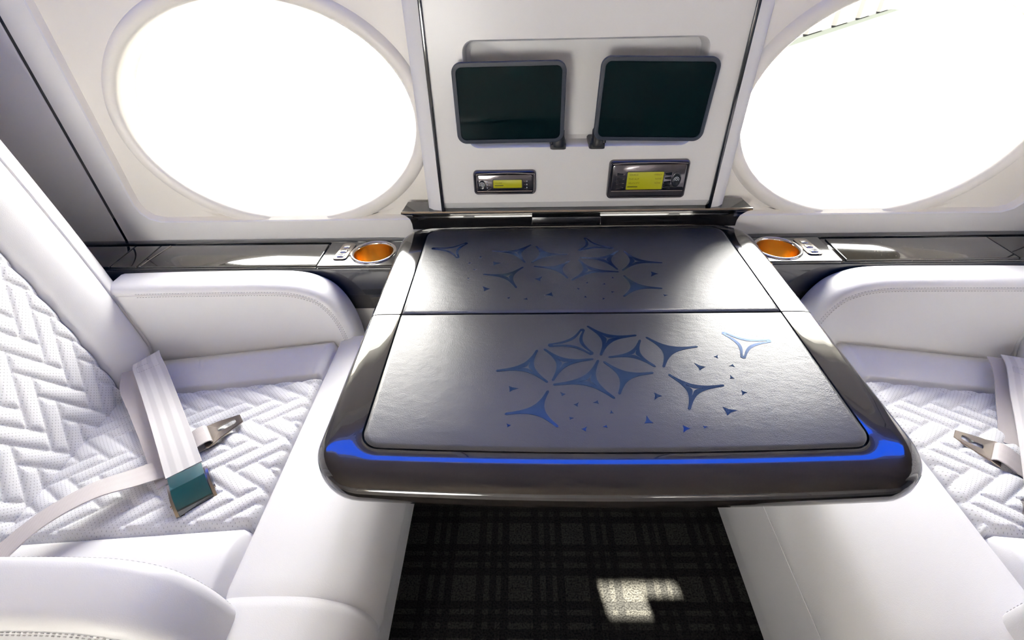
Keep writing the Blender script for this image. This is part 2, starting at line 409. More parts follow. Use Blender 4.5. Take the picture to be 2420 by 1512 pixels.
obj('facade', oblique(A0, B0, .25, 3, -.55, 4), 'facade', tb, 0)
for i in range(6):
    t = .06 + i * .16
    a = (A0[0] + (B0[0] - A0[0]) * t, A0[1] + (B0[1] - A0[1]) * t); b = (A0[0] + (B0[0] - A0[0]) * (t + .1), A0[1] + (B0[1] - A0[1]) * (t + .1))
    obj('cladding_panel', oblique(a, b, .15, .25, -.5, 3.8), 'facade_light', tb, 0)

# ================================================================== LAMPS
def strip_light(s, label, led, a=-1.2, b=1.2, dy=0, dz=0):
    Y = lambda y: s * (y + dy)
    t = thing('light_strip_offscreen', ((a + b) / 2, Y(.87), 1.36 + dz), label, 'light')
    obj('diffuser_offscreen', loft([[(x, Y(.893), 1.328 + dz), (x, Y(.855), 1.384 + dz), (x, Y(.859), 1.387 + dz), (x, Y(.897), 1.331 + dz)] for x in (a, b)], True, True, True), led, t, 0)
    obj('lower_rail', loft([[(x, Y(.899), 1.318 + dz), (x, Y(.891), 1.326 + dz), (x, Y(.902), 1.335 + dz), (x, Y(.909), 1.328 + dz)] for x in (a - .02, b + .02)], True, True, True), 'white', t, 0)
    obj('upper_rail', loft([[(x, Y(.858), 1.379 + dz), (x, Y(.850), 1.389 + dz), (x, Y(.856), 1.398 + dz), (x, Y(.866), 1.386 + dz)] for x in (a - .02, b + .02)], True, True, True), 'white', t, 0)
    return t
strip_light(1, 'blue LED cove strip along the ceiling edge above the table', 'led_blue', -1.1, 1.1)

# ================================================================== TABLE
TZ = .66
tab = thing('folding_table', (0, .62, TZ - .03), 'dark lacquered fold-out table with two grey leather pads', 'table')
def u_outline(w, yf, r, bow, yb, z, seg=10, nb=16):
    """open outline: from the joint, down one side, round the free end, back to the joint"""
    s = 1 if yb > yf else -1; P = [(-w, yb)]
    for i in range(1, 5): P.append((-w, yb + (yf + s * r - yb) * i / 5))
    bw = lambda x: s * bow * (1 - (x / (w)) ** 2)
    for i in range(seg + 1):
        t = pi + (pi / 2) * i / seg; P.append((-w + r + r * cos(t), yf + s * r + s * r * sin(t)))
    for i in range(1, nb): P.append((-w + r + (2 * w - 2 * r) * i / nb, yf))
    for i in range(seg + 1):
        t = 1.5 * pi + (pi / 2) * i / seg; P.append((w - r + r * cos(t), yf + s * r + s * r * sin(t)))
    for i in range(1, 5): P.append((w, yf + s * r + (yb - yf - s * r) * i / 5))
    P.append((w, yb))
    y0 = yf + s * r
    out = []
    for x, y in P:
        k = (y0 - y) * s / r if (y0 - y) * s > 0 else 0          # 0 at the sides, 1 at the free edge
        out.append((x, y - bw(x) * min(1, k), z))
    return out
YJ = .611
# front leaf
lv = [(.2975, .3535, .024, .008, .640), (.2975, .3535, .024, .008, .6575), (.2990, .3520, .026, .008, .6603), (.303, .348, .030, .008, .6608), (.315, .336, .038, .009, .6606), (.327, .325, .046, .010, .6605), (.335, .3175, .052, .010, .6601),
      (.341, .312, .057, .011, .6590), (.3455, .3075, .060, .0115, .6565), (.349, .3040, .062, .012, .6515), (.350, .3030, .063, .012, .641), (.3490, .3040, .062, .012, .635), (.345, .308, .060, .012, .630), (.336, .3165, .055, .011, .627), (.30, .35, .03, .01, .6265)]
obj('front_frame', loft([u_outline(w, yf, r, b, YJ - .0012, z) for w, yf, r, b, z in lv], False, endfill=True), 'rim', tab, 50)
obj('front_tray', box(-.3015, .3015, .352, YJ - .0012, .6268, .6515), 'black', tab, 0)
def pad(yf, yb, w, r, bow, name):
    Ls = []
    for d, z in ((0, .652), (0, .6601), (.0008, .6605), (.0025, .6618), (.006, .6622)):
        L = u_outline(w - d, yf + d * (1 if yb > yf else -1), max(r - d, .002), bow, yb - d * (1 if yb > yf else -1), z); Ls.append(L)
    return obj(name, loft(Ls, True, True, True), 'table_leather', tab, 60)
pf = pad(.3545, YJ - .0022, .2965, .023, .008, 'front_pad')
pr_ = pad(.8975, YJ + .0022, .2965, .026, 0, 'rear_pad')
# rear leaf
lv2 = [(.2975, .8985, .027, 0, .640), (.2975, .8985, .027, 0, .6575), (.2990, .900, .029, 0, .6603), (.303, .9025, .032, 0, .6608), (.315, .905, .040, 0, .6606), (.327, .907, .046, 0, .6605), (.335, .908, .050, 0, .6601),
       (.341, .909, .052, 0, .6590), (.3455, .910, .054, 0, .6565), (.349, .911, .056, 0, .6515), (.350, .911, .057, 0, .641), (.3490, .911, .056, 0, .635), (.345, .910, .055, 0, .630), (.336, .909, .05, 0, .627), (.30, .90, .03, 0, .6265)]
obj('rear_frame', loft([u_outline(w, yf, r, b, YJ + .0012, z) for w, yf, r, b, z in lv2], False, endfill=True), 'rim', tab, 50)
obj('rear_tray', box(-.3015, .3015, YJ + .0012, .90, .6268, .6515), 'black', tab, 0)
for x in (-.22, .22):
    obj('hinge', tube([(x - .03, YJ, .6285), (x + .03, YJ, .6285)], .0035), 'chrome', tab)
    obj('slide_rail', box(x - .012, x + .012, .40, .925, .608, .6267, .002), 'black', tab)

STARS_F = [('o', (-0.069, 0.531), (-0.014, 0.569), (-0.006, 0.511)), ('h', (-0.008, 0.576), (0.063, 0.553), (0.004, 0.509)), ('h', (0.014, 0.505), (0.066, 0.543), (0.076, 0.485)), ('s', (0.075, 0.549), (0.145, 0.527), (0.086, 0.484)), ('o', (0.189, 0.559), (0.253, 0.539), (0.199, 0.501)), ('h', (-0.075, 0.524), (-0.006, 0.502), (-0.066, 0.459)), ('h', (-0.142, 0.479), (-0.084, 0.522), (-0.072, 0.456)), ('h', (-0.066, 0.452), (0.0, 0.5), (0.012, 0.427)), ('s', (0.006, 0.497), (0.071, 0.474), (0.018, 0.434)), ('h', (0.089, 0.471), (0.157, 0.45), (0.1, 0.408)), ('s', (-0.128, 0.402), (-0.072, 0.442), (-0.063, 0.381))]
STARS_R = [('o', (-0.28, 0.819), (-0.212, 0.84), (-0.224, 0.78)), ('h', (-0.163, 0.807), (-0.087, 0.83), (-0.1, 0.762)), ('s', (-0.079, 0.824), (-0.020, 0.79), (-0.089, 0.762)), ('o', (0.068, 0.811), (0.018, 0.856), (0.001, 0.804)), ('h', (0.0, 0.779), (0.076, 0.803), (0.064, 0.735)), ('h', (0.085, 0.802), (0.148, 0.757), (0.071, 0.732)), ('h', (-0.002, 0.772), (0.065, 0.728), (-0.021, 0.702)), ('s', (-0.085, 0.75), (-0.018, 0.768), (-0.026, 0.708)), ('h', (-0.175, 0.724), (-0.103, 0.748), (-0.115, 0.68)), ('s', (0.071, 0.717), (0.129, 0.675), (0.06, 0.652))]
TRI_F = [(-0.12, 0.445, 0.007), (-0.054, 0.435, 0.004), (-0.038, 0.417, 0.004), (-0.012, 0.421, 0.004), (0.004, 0.404, 0.003), (0.066, 0.432, 0.007), (-0.047, 0.395, 0.003), (-0.123, 0.384, 0.003), (-0.032, 0.378, 0.004), (-0.006, 0.382, 0.003), (0.046, 0.39, 0.007), (0.088, 0.379, 0.006), (0.111, 0.381, 0.003), (0.136, 0.484, 0.008), (0.164, 0.505, 0.004), (0.18, 0.487, 0.004), (0.171, 0.464, 0.004), (0.177, 0.437, 0.005), (0.147, 0.406, 0.009)]
TRI_R = [(-0.154, 0.761, 0.009), (-0.167, 0.678, 0.008), (-0.077, 0.707, 0.008), (-0.059, 0.66, 0.008), (-0.183, 0.783, 0.004), (-0.201, 0.763, 0.004), (-0.191, 0.74, 0.003), (-0.199, 0.711, 0.003), (-0.128, 0.651, 0.003), (-0.099, 0.648, 0.004), (-0.002, 0.652, 0.003), (0.027, 0.647, 0.003), (0.044, 0.666, 0.003), (-0.011, 0.676, 0.003), (0.005, 0.694, 0.003), (0.034, 0.69, 0.003), (0.051, 0.709, 0.003), (0.124, 0.721, 0.009), (0.128, 0.655, 0.004)]
FZ = .6622
def star(kind, A, B, C, m=14):
    """three-armed star with hollow-curved sides and slightly blunt tips; solid, pierced or outline"""
    T = [Vector(A), Vector(B), Vector(C)]; O = (T[0] + T[1] + T[2]) / 3
    tipw = .0018 if kind != 'o' else .0035
    def loop(scale, pull, tw):
        L = []
        for i in range(3):
            a, b = T[i], T[(i + 1) % 3]
            da, db = (a - O).normalized(), (b - O).normalized(); pa, pb = Vector((-da.y, da.x)), Vector((-db.y, db.x))
            if pa.dot(b - a) < 0: pa = -pa
            if pb.dot(a - b) < 0: pb = -pb
            a2, b2 = O + (a - O) * scale, O + (b - O) * scale
            p0, p3 = a2 - da * .002 + pa * tw, b2 - db * .002 + pb * tw
            mid = (a2 + b2) / 2; q = O + (mid - O) * pull
            L.append(tuple(a2))
            for k in range(m + 1):
                t = k / m; p = p0 * (1 - t) ** 3 + (p0 + (q - p0) * .82) * 3 * t * (1 - t) ** 2 + (p3 + (q - p3) * .82) * 3 * t * t * (1 - t) + p3 * t ** 3
                L.append(tuple(p))
        return L
    out = loop(1, .13 if kind != 'o' else .34, tipw); z = lambda L, h: [(p[0], p[1], FZ + h) for p in L]
    if kind == 's': return loft([z(out, -.0002), z(out, .0003)], True, False, True)
    if kind == 'h': inn = loop(.30, .02, .0003)
    else: inn = loop(.84, .12, .0010)
    return loft([z(inn, -.0002), z(inn, .0003), z(out, .0003), z(out, -.0002)])
for par, L in ((pf, STARS_F), (pr_, STARS_R)):
    for s in L: obj('star_inlay', star(*s), 'foil', par, 0)
for par, L in ((pf, TRI_F), (pr_, TRI_R)):
    for i, (x, y, r) in enumerate(L):
        a0 = [.1, 2.2, .9, 3.3, 1.6, 4.1][i % 6]; P = []
        rr = r * 1.05
        for q in range(3):
            t = a0 + q * 2 * pi / 3; t2 = t + pi / 3; kk = 1.25 if q == 0 else .85
            P.append((x + rr * kk * cos(t), y + rr * kk * sin(t))); P.append((x + rr * .36 * cos(t2), y + rr * .36 * sin(t2)))
        obj('triangle_inlay', loft([[(a, b, FZ + h) for a, b in P] for h in (-.0002, .0003)], True, False, True), 'foil', par, 0)

# table stowage slot: black lipped housing behind the table
hs = thing('table_housing', (0, .90, .62), 'black gloss lipped slot housing at the back of the table', 'housing')
pr = [(.336, .935, .655), (.333, .9135, .655), (.333, .9125, .668), (.335, .909, .680), (.338, .900, .690), (.341, .893, .697), (.344, .8885, .7005), (.345, .887, .703), (.345, .888, .7055), (.343, .90, .7060), (.340, .935, .7064)]
obj('slot_body', loft([[(s * w, y, z) for w, y, z in pr] for s in (-1, 1)], True, True, True), 'black_gloss', hs, 50)
obj('lip_edge', loft([[(s * .3455, y, z) for y, z in ((.8865, .7015), (.8855, .7035), (.8870, .7062), (.8890, .7063), (.8885, .7035))] for s in (-1, 1)], True, True, True), 'bronze', hs, 40)
obj('latch_block', box(-.085, .055, .9065, .915, .664, .682, .0008), 'black_gloss', hs)

# ================================================================== TABLETS
def tablet(x0, x1, z0, z1, ang, hinge_s, label):
    """tablet in a slate case on a black clamp hinge, standing before the recess"""
    cx, cz = (x0 + x1) / 2, (z0 + z1) / 2; hx = cx + hinge_s * ((x1 - x0) / 2 - .008)
    t = thing('tablet', (hx, .885, z0 - .004), label, 'tablet')
    ca, sa = cos(ang), sin(ang)
    Y0 = .866
    def fn(a, b, h):
        return (cx + (a - cx) * ca - (b - cz) * sa, Y0 + h - (b - cz) * .06, cz + (a - cx) * sa + (b - cz) * ca)
    case = obj('case', slab(x0, x1, z0, z1, .016, [(.004, .011), (.0008, .0095), (0, .007), (0, .002), (.0008, .0005), (.0025, 0), (.0068, 0), (.0072, .0012)], fn, 8), 'case', t, 40)
    obj('screen', slab(x0 + .0070, x1 - .0070, z0 + .0070, z1 - .0070, .010, [(0, .002), (0, .0008), (.0005, .0005)], fn, 8), 'screen', t, 30)
    lug = obj('hinge_barrel', join(lathe((hx, .882), [(0, z0 - .010), (.010, z0 - .010), (.011, z0 - .008), (.011, z0 + .003), (.0102, z0 + .004), (.0102, z0 + .017), (.008, z0 + .021), (0, z0 + .022)], 20)), 'black', t, 40)
    obj('clamp_foot', slab(hx - .014, hx + .014, .876, .930, .006, [(0, .8285), (0, .8365), (.002, .8385)], lambda a, b, h: (a, b, h)), 'black', t, 40)
    obj('clamp_screw', lathe((hx - hinge_s * .012, .880), [(0, .8435), (.003, .8435), (.003, .8385), (0, .838)], 12), 'black', t, 40)
    return t
tablet(-.218, -.031, .843, .974, .004, 1, 'slate-cased tablet with blank screen beside the chevron-quilted backrest side, hinge on its right edge')['label'] = 'slate-cased dark tablet mounted above the small slim control unit'
tablet(.0225, .2135, .843, .977, -.024, -1, 'x')['label'] = 'slate-cased dark tablet, slightly tilted, mounted above the large control unit'

# ================================================================== CONTROL UNITS
def text_geo(s, x, z, h, y, maxw=None):
    cu = bpy.data.curves.new('lettering', 'FONT'); cu.body = s; cu.size = h * 1.35; cu.resolution_u = 2
    o = bpy.data.objects.new('lettering', cu); COL.objects.link(o)
    dg = bpy.context.evaluated_depsgraph_get(); me = bpy.data.meshes.new_from_object(o.evaluated_get(dg))
    V = [(v.co.x, v.co.y) for v in me.vertices]; F = [tuple(p.vertices) for p in me.polygons]
    bpy.data.objects.remove(o); bpy.data.curves.remove(cu); bpy.data.meshes.remove(me)
    w = max(a for a, b in V) or 1; k = min(1, (maxw or 9) / w)
    return [(x + a * k, y, z + b) for a, b in V], F
def ring_xz(cx, cz, r0, r1, y, a0=0, a1=2 * pi, n=22, th=.0004):
    A = [a0 + (a1 - a0) * i / n for i in range(n + 1)]
    L = lambda r, yy: [(cx + r * cos(t), yy, cz + r * sin(t)) for t in A]
    return loft([L(r0, y + th), L(r0, y), L(r1, y), L(r1, y + th)], False, endfill=True)
def control_unit(x0, x1, z0, z1, big, label):
    t = thing('control_unit', ((x0 + x1) / 2, .892, z0), label, 'control unit')
    fn = lambda a, b, h: (a, PY - h, b)
    # outer frame: curved bezel, thick lower lip
    obj('bezel', slab(x0, x1, z0, z1, .008, [(0, -.004), (0, .004), (.0012, .0075), (.003, .009), (.0048, .0088), (.0056, .007)], fn, 6), 'dark_chrome', t, 45)
    iz0 = z0 + (.017 if big else .009)
    W = x1 - x0
    Lp = []
    for d, h in ((0, .0075), (.0004, .0095), (.0016, .0102)):
        P = rrect(x0 + .006 + d, x1 - .006 - d, iz0 + d, z1 - .007 - d, .006, 5)
        Lp.append([fn(a, b + (.003 * (1 - ((a - (x0 + x1) / 2) / (W / 2)) ** 2) if b > (iz0 + z1) / 2 else 0), h) for a, b in P])
    face = obj('face_plate', loft(Lp, True, True, True), 'dark_chrome', t, 45)
    obj('trim_line', tube([fn(a, b, .0100) for a, b in [(x0 + .007, iz0 - .0005), (x1 - .007, iz0 - .0005)]], .0009, 8), 'chrome', t)
    P = [(x0 + .006 + (W - .012) * i / 16) for i in range(17)]
    obj('trim_line', tube([fn(a, z1 - .0062 + .003 * (1 - ((a - (x0 + x1) / 2) / (W / 2)) ** 2), .0100) for a in P], .0008, 8), 'chrome', t)
    if big: sx0, sx1, sz0, sz1 = .092, .159, .7495, .783
    else: sx0, sx1, sz0, sz1 = -.159, -.105, .756, .7715
    obj('screen_frame', slab(sx0 - .0015, sx1 + .0015, sz0 - .0015, sz1 + .0015, .002, [(0, .0095), (0, .0106), (.0012, .0108)], fn, 3), 'black', t, 40)
    sc = obj('screen', slab(sx0, sx1, sz0, sz1, .0015, [(0, .0100), (0, .0110), (.0004, .0112)], fn, 3), 'lcd', t, 40, label='olive-yellow backlit LCD')
    ty = PY - .0114
    if big:
        for s, x, z, w in (('SOURCE', sx0 + .004, sz1 - .0065, .016), ('<MENU>', sx1 - .018, sz1 - .0065, .015), ('THIS AUP', sx0 + .003, sz1 - .0145, .022), ('NONE', sx1 - .015, sz1 - .0145, .012), ('VELOCITY', sx0 + .003, sz1 - .0225, .021), ('NONE', sx1 - .015, sz1 - .0225, .011)):
            obj('lettering', text_geo(s, x, z, .0034, ty, w), 'ink', sc, 0)
        obj('level_bar', box(sx0 + .002, sx0 + .021, ty - .0002, ty + .0003, sz0 + .0045, sz0 + .0065), 'ink', sc, 0)
    else:
        obj('lettering', text_geo('VOLUME', sx0 + .003, sz0 + .0085, .0026, ty, .016), 'ink', sc, 0)
        obj('level_bar', box(sx0 + .0025, sx0 + .019, ty - .0002, ty + .0003, sz0 + .0040, sz0 + .0058), 'ink', sc, 0)
    # dial: tall oval pad with ringed knob
    dx, dz, da, db = (x1 - .0225, .768, .0085, .0145) if big else (x0 + .0165, .7625, .0062, .0085)
    L = lambda k, h: [(dx + da * k * cos(q), PY - h, dz + db * k * sin(q)) for q in [2 * pi * i / 28 for i in range(28)]]
    dl = obj('dial', loft([L(1, .0095), L(1, .0112), L(.9, .0118), L(.7, .0114)], True, True, True), 'dial', t, 45)
    obj('dial_mark', join(ring_xz(dx, dz + .0005, .0040, .0050, PY - .0122, -.6, pi + .6), ring_xz(dx, dz + .0005, .0016, .0024, PY - .0122)), 'mark', dl, 0)
    # keys beside the screen
    if big:
        for i in range(4):
            zz = .7795 - i * .0083
            for s, kx in ((-1, sx0 - .014), (1, sx1 + .010)):
                Q = [(kx - s * -.005, zz + .0022), (kx - s * .006, zz + .0004), (kx - s * .006, zz - .0012), (kx - s * -.005, zz - .0026)]
                obj('key', loft([[fn(a, b, h) for a, b in Q] for h in (.0095, .0118)], True, True, True), 'dial', t, 0)
                obj('key_line', tube([fn(kx - s * -.005, zz - .0036, .0104), fn(kx - s * .009, zz - .0014, .0104)], .0004, 6), 'chrome', t)
    else:
        for i in range(3):
            zz = .7685 - i * .0062
            obj('key', tube([fn(x1 - .0175, zz, .0095), fn(x1 - .0175, zz, .0114)], .0011, 10), 'mark', t)
            obj('key', tube([fn(x0 + .0265, zz, .0095), fn(x0 + .0265, zz, .0114)], .0009, 10), 'mark', t)
            obj('key_line', tube([fn(sx0 - .004, zz - .0006 + (1 - i) * -.0016 * 0, .0104), fn(sx0 - .012, zz - .003 * (i - .4), .0104)], .0004, 6), 'chrome', t)
            obj('key_line', tube([fn(sx1 + .004, zz - .0006, .0104), fn(sx1 + .011, zz - .0026 * (i - .4), .0104)], .0003, 6), 'chrome', t)
    return t
control_unit(-.197, -.078, .7405, .7875, False, 'small slim black control unit with narrow yellow-green display')
control_unit(.0575, .2065, .7295, .8035, True, 'large black control unit with big yellow-green display')

# ================================================================== SIDE LEDGES
def ledge(sx, label, lid_u, lid_len, grooves):
    X = lambda u: sx * u
    bx = lambda u0, u1, y0, y1, z0, z1, b=0: box(min(X(u0), X(u1)), max(X(u0), X(u1)), y0, y1, z0, z1, b)
    t = thing('side_ledge', (X(.9), .88, .52), label, 'ledge')
    LZ = .625
    obj('ledge_body', bx(.515, 2.28, .822, .924, .52, LZ - .003, .003), 'veneer', t)
    obj('gap_channel', bx(.345, 2.28, .918, .934, .52, .607), 'black', t, 0)
    obj('back_rail', bx(.345, 2.28, .917, .933, .607, LZ + .001, .0015), 'black_gloss', t)
    # cup-holder module with a round hole
    cu, cy, r = .412, .872, .0445
    NN = 64; A = [2 * pi * i / NN for i in range(NN)]
    def sq(u0, u1, y0, y1):
        o = []
        for q in A:
            dx, dy = cos(q), sin(q); k = min([(u1 - cu) / dx if dx > 1e-9 else 9, (u0 - cu) / dx if dx < -1e-9 else 9, (y1 - cy) / dy if dy > 1e-9 else 9, (y0 - cy) / dy if dy < -1e-9 else 9])
            o.append((cu + dx * k, cy + dy * k))
        for c in ((u0, y0), (u0, y1), (u1, y0), (u1, y1)):
            i = min(range(NN), key=lambda j: (o[j][0] - c[0]) ** 2 + (o[j][1] - c[1]) ** 2); o[i] = c
        return o
    P = lambda L, z: [(X(a), b, z) for a, b in L]
    S0, S1 = sq(.345, .513, .820, .917), sq(.346, .512, .8215, .916)
    hole = [(cu + r * cos(q), cy + r * sin(q)) for q in A]
    mod = obj('cup_module', loft([P(S0, .52), P(S0, LZ - .002), P(S1, LZ), P(hole, LZ), P(hole, LZ - .004)]), 'veneer', t, 30)
    obj('cup_rim', lathe((X(cu), cy), [(r - .001, LZ - .003), (r + .0025, LZ), (r + .002, LZ + .002), (r - .001, LZ + .003), (r - .004, LZ + .002), (r - .005, LZ - .002)], 48), 'chrome', t, 60)
    obj('cup_liner', lathe((X(cu), cy), [(r - .0045, LZ), (r - .006, LZ - .02), (r - .008, LZ - .058), (r - .012, LZ - .062), (.002, LZ - .063), (.0001, LZ - .063)], 48), 'gold', t, 60, label='gold-coloured cup well')
    # switch plate, raked
    fn = lambda a, b, h: (X(a + (b - .874) * -.08), b, LZ + h)
    obj('switch_plate', slab(.459, .487, .842, .908, .007, [(0, 0), (0, .0015), (.0012, .0025), (.003, .0025)], fn), 'bronze', t)
    for i in range(3):
        yb = .8545 + i * .0185
        obj('switch', slab(.4665, .4805, yb - .0065, yb + .0065, .003, [(0, .002), (0, .0036), (.0012, .0044)], fn, 4), 'chrome', t)
    # lid panels
    u0 = lid_u
    for n, L in enumerate(lid_len):
        obj('lid', bx(u0 + .001, u0 + L - .001, .8235, .908, LZ - .004, LZ + .0005, .0012), 'veneer', t)
        u0 += L
    for u in grooves:
        obj('lid_groove', loft([[(X(u + .0), .824, z), (X(u + .0025), .824, z), (X(u - .0125), .907, z), (X(u - .015), .907, z)] for z in (LZ, LZ + .0013)], True, True, True), 'chrome', t, 0)
    obj('front_skirt', bx(.345, 2.28, .818, .826, .555, LZ - .006, .001), 'black_gloss', t)
    obj('lower_skirt', bx(.345, 2.28, .835, .93, 0, .556), 'fabric_wall', t, 0)
    return t
ledge(-1, 'dark gloss side ledge with cup well beside the seat whose whole backrest shows', .515, (.365, .055, 1.3), (.872,))['label'] = 'dark gloss side ledge with deep amber cup well, next to the small control unit'
ledge(1, 'x', .523, (.33, 1.4), ())['label'] = 'dark gloss side ledge with bright gold cup well, next to the large control unit'

# ================================================================== SEATS
def herring(a, b, w=.0215, n=3):
    """height of a drawn-out herringbone quilt: 0 on the stitched lines, 1 on the puffs"""
    a = a * .56
    p, q = (a + b) * .70711 / w + 200.3, (a - b) * .70711 / w + 200.6
    i, j = floor(p), floor(q); k = (i - j) % (2 * n)
    if k < n: lx, ly = k + p - i, q - j
    else: lx, ly = (2 * n - 1 - k) + q - j, p - i
    d = min(lx, n - lx, ly, 1 - ly)
    t = min(d / .42, 1); return 1 - (1 - t) ** 2.2
def grid(nu, nv, fn):
    V = [fn(i / nu, j / nv) for i in range(nu + 1) for j in range(nv + 1)]
    F = [(i * (nv + 1) + j, i * (nv + 1) + j + 1, (i + 1) * (nv + 1) + j + 1, (i + 1) * (nv + 1) + j) for i in range(nu) for j in range(nv)]
    return V, F
def sm(t): t = max(0, min(1, t)); return t * t * (3 - 2 * t)
YC = .495
def seat(sx, US, UF, dz, slope, YE, label):
    X = lambda u: sx * u
    t = thing('passenger_seat', (X(.62), YC, 0), label, 'seat')
    zb = lambda u: .437 + dz + (.887 - u) * slope
    # quilted, perforated cushion centre
    uv = []
    def pad_fn(a, b):
        u = US + (.900 - US) * a; y = .348 + .294 * b; e = min(a * (.9 - US), b * .294, (1 - b) * .294)
        edge = -.011 * (1 - sm(e / .012)) - (.02 if a == 0 or b in (0, 1) else 0); uv.append((u, y))
        return (X(u), y, zb(u) + .004 + .0048 * herring(u - .03, y - YC) + edge + .004 * sin(pi * b))
    g = grid(150, 112, pad_fn); obj('seat_pad', g, 'perf', t, 80, uvs=uv, label='perforated leather quilted in a herringbone')
    def bol(side):
        def fn(a, b):
            u = US + (.895 - US) * a; y = .642 + .112 * b; yy = y if side > 0 else 2 * YC - y
            h = .013 * sin(pi * min(1, b * 1.05)) ** .6 if 0 < b < .95 else 0
            ea = a * (.895 - US); h -= .007 * (1 - sm(ea / .010)) + (.02 if a == 0 or b == 0 else 0)
            return (X(u), yy, zb(u) + .002 + h - .03 * max(0, b - .8))
        return grid(40, 24, fn)
    for s in (1, -1): obj('side_bolster', bol(s), 'leather', t, 80)
    # front bolster rolled over the cushion's front edge
    zf = zb(US)
    prof = [(US + .008, zf - .04), (US + .002, zf - .012), (US - .003, zf + .001), (US - .012, zf + .006), (US - .035, zf + .010), ((US + UF) / 2 + .02, zf + .012), ((US + UF) / 2 - .02, zf + .010), (UF + .045, zf + .001), (UF + .022, zf - .014), (UF + .007, zf - .036), (UF, zf - .062), (UF + .001, zf - .085), (UF + .008, zf - .105), (UF + .016, zf - .112)]
    pp = catmull([(a, b, 0) for a, b in prof], 4)
    def sweep(y0, y1, e0, e1, n=26):
        loops = []
        for k in range(n + 1):
            y = y0 + (y1 - y0) * k / n; d = 0
            if e0: d = max(d, .006 * (1 - sm((y - y0) / .012)))
            if e1: d = max(d, .006 * (1 - sm((y1 - y) / .012)))
            cu, cz = (US + UF) / 2 + .05, zf - .07
            loops.append([(X(p.x + (cu - p.x) * d * 5), y, p.y + (cz - p.y) * d * 5 * .9) for p in pp])
        return loft(loops, False, cap0=not e0, cap1=not e1)
    obj('front_bolster', sweep(YE, .752, True, False, 40), 'leather', t, 80)
    obj('bolster_end', sweep(YE - .066, YE, False, True, 14), 'leather', t, 80)
    # welt line down the front face, fascia and base
    obj('front_fascia', loft([[(X(u), y, z) for u, z in ((UF + .010, zf - .106), (UF + .022, zf - .16), (UF + .05, .16), (UF + .065, .10), (UF + .09, .10), (UF + .09, zf - .10))] for y in (YE - .064, .75)], True, True, True), 'white', t, 40)
    obj('welt', tube([(X(UF + .012), y, zf - .1085) for y in (YE - .064, .75)], .003, 8), 'leather', t)
    obj('seat_base', box(min(X(UF + .09), X(.93)), max(X(UF + .09), X(.93)), YE - .04, .775, 0, zb(.9) - .035, .006), 'white', t)
    # armrests
    ap = [(.895, .40), (.895, .623), (.80, .6255), (.70, .6265), (.60, .627), (.55, .625), (.515, .617), (.485, .600), (.465, .573), (.452, .538), (.446, .500), (.444, .455), (.444, .40)]
    q = [(p.x, p.y) for p in catmull([(a, b, 0) for a, b in ap[1:]], 5)]; q = [(.895, .40)] + q
    for s in (1, -1):
        yy = lambda y: y if s > 0 else 2 * YC - y
        lv = [(.020, .7445), (.0172, .7440), (.0160, .7462), (.0148, .7440), (.0105, .7445), (.0055, .7475), (.0018, .7535), (0, .761), (0, .797), (.0018, .8045), (.0055, .8105), (.0105, .8135), (.0148, .8140), (.0160, .8120), (.0172, .8140), (.02, .8140)]
        ar = obj('armrest', loft([[(X(a), yy(y), b + dz * .3) for a, b in poly_offset(q, d)] for d, y in lv], True, True, True), 'leather', t, 70)
        geo = []
        for off in (.0125, .0195):
            path = poly_offset(q, off)[4:-8]
            for ys in (.7436, .8149):
                acc = 0
                for (a, b), (c, d) in zip(path, path[1:]):
                    L = sqrt((c - a) ** 2 + (d - b) ** 2); m = int((acc + L) / .0055)
                    for i in range(m):
                        f = ((i + 1) * .0055 - acc) / max(L, 1e-6)
                        if not 0 <= f <= 1: continue
                        x, z = a + (c - a) * f, b + (d - b) * f; ux, uz = (c - a) / L, (d - b) / L
                        Q = [(x - ux * .0013 - uz * .0004, z - uz * .0013 + ux * .0004), (x + ux * .0013 - uz * .0004, z + uz * .0013 + ux * .0004), (x + ux * .0013 + uz * .0004, z + uz * .0013 - ux * .0004), (x - ux * .0013 + uz * .0004, z - uz * .0013 - ux * .0004)]
                        geo.append(loft([[(X(p), yy(ys + h), r + dz * .3) for p, r in Q] for h in (-.0004, .0006)], True, True, True))
                    acc = (acc + L) - m * .0055 if m else acc + L
        obj('stitching', join(*geo), 'thread', ar, 0, kind='stuff')
    # backrest
    ub = lambda z: .884 + .125 * (z - .45)
    ZT = 1.06
    uv2 = []
    def back_fn(a, b):
        z = .432 + (ZT - .432) * a; w = .152 + .006 * sin(pi * min(1, max(0, (z - .45) / .45))); y = YC + (2 * b - 1) * w
        e = min(b, 1 - b) * 2 * w; uv2.append((z, y))
        return (X(ub(z) - .005 - .0058 * herring(z + .01, y - YC) + .010 * (1 - sm(e / .012)) - .005 * sin(pi * b)), y, z)
    obj('back_pad', grid(260, 112, back_fn), 'perf', t, 80, uvs=uv2, label='perforated leather quilted in a herringbone')
    def wing(s, t0, t1, n, name):
        """section across the bolster: t 0 = pad seam, 1 = seam to the outer wing, 2 = outer back edge"""
        sec = catmull([(0, .010, 0), (.004, -.004, 0), (.020, -.020, 0), (.045, -.030, 0), (.070, -.029, 0), (.086, -.022, 0), (.0905, -.014, 0)], 5) if t1 == 1 else catmull([(.0905, -.014, 0), (.093, -.020, 0), (.108, -.016, 0), (.128, -.002, 0), (.148, .022, 0), (.156, .05, 0), (.157, .12, 0)], 5)
        loops = []
        for k in range(61):
            z = .425 + (ZT - .425) * k / 60; w = .152 + .006 * sin(pi * min(1, max(0, (z - .45) / .45)))
            low = 1 - sm((z - .425) / .07); ex = .012 * low
            loops.append([(X(ub(z) + p.y * (1 - .55 * low) + ex), YC + s * (w + p.x * (1 - .0 * low)), z) for p in sec])
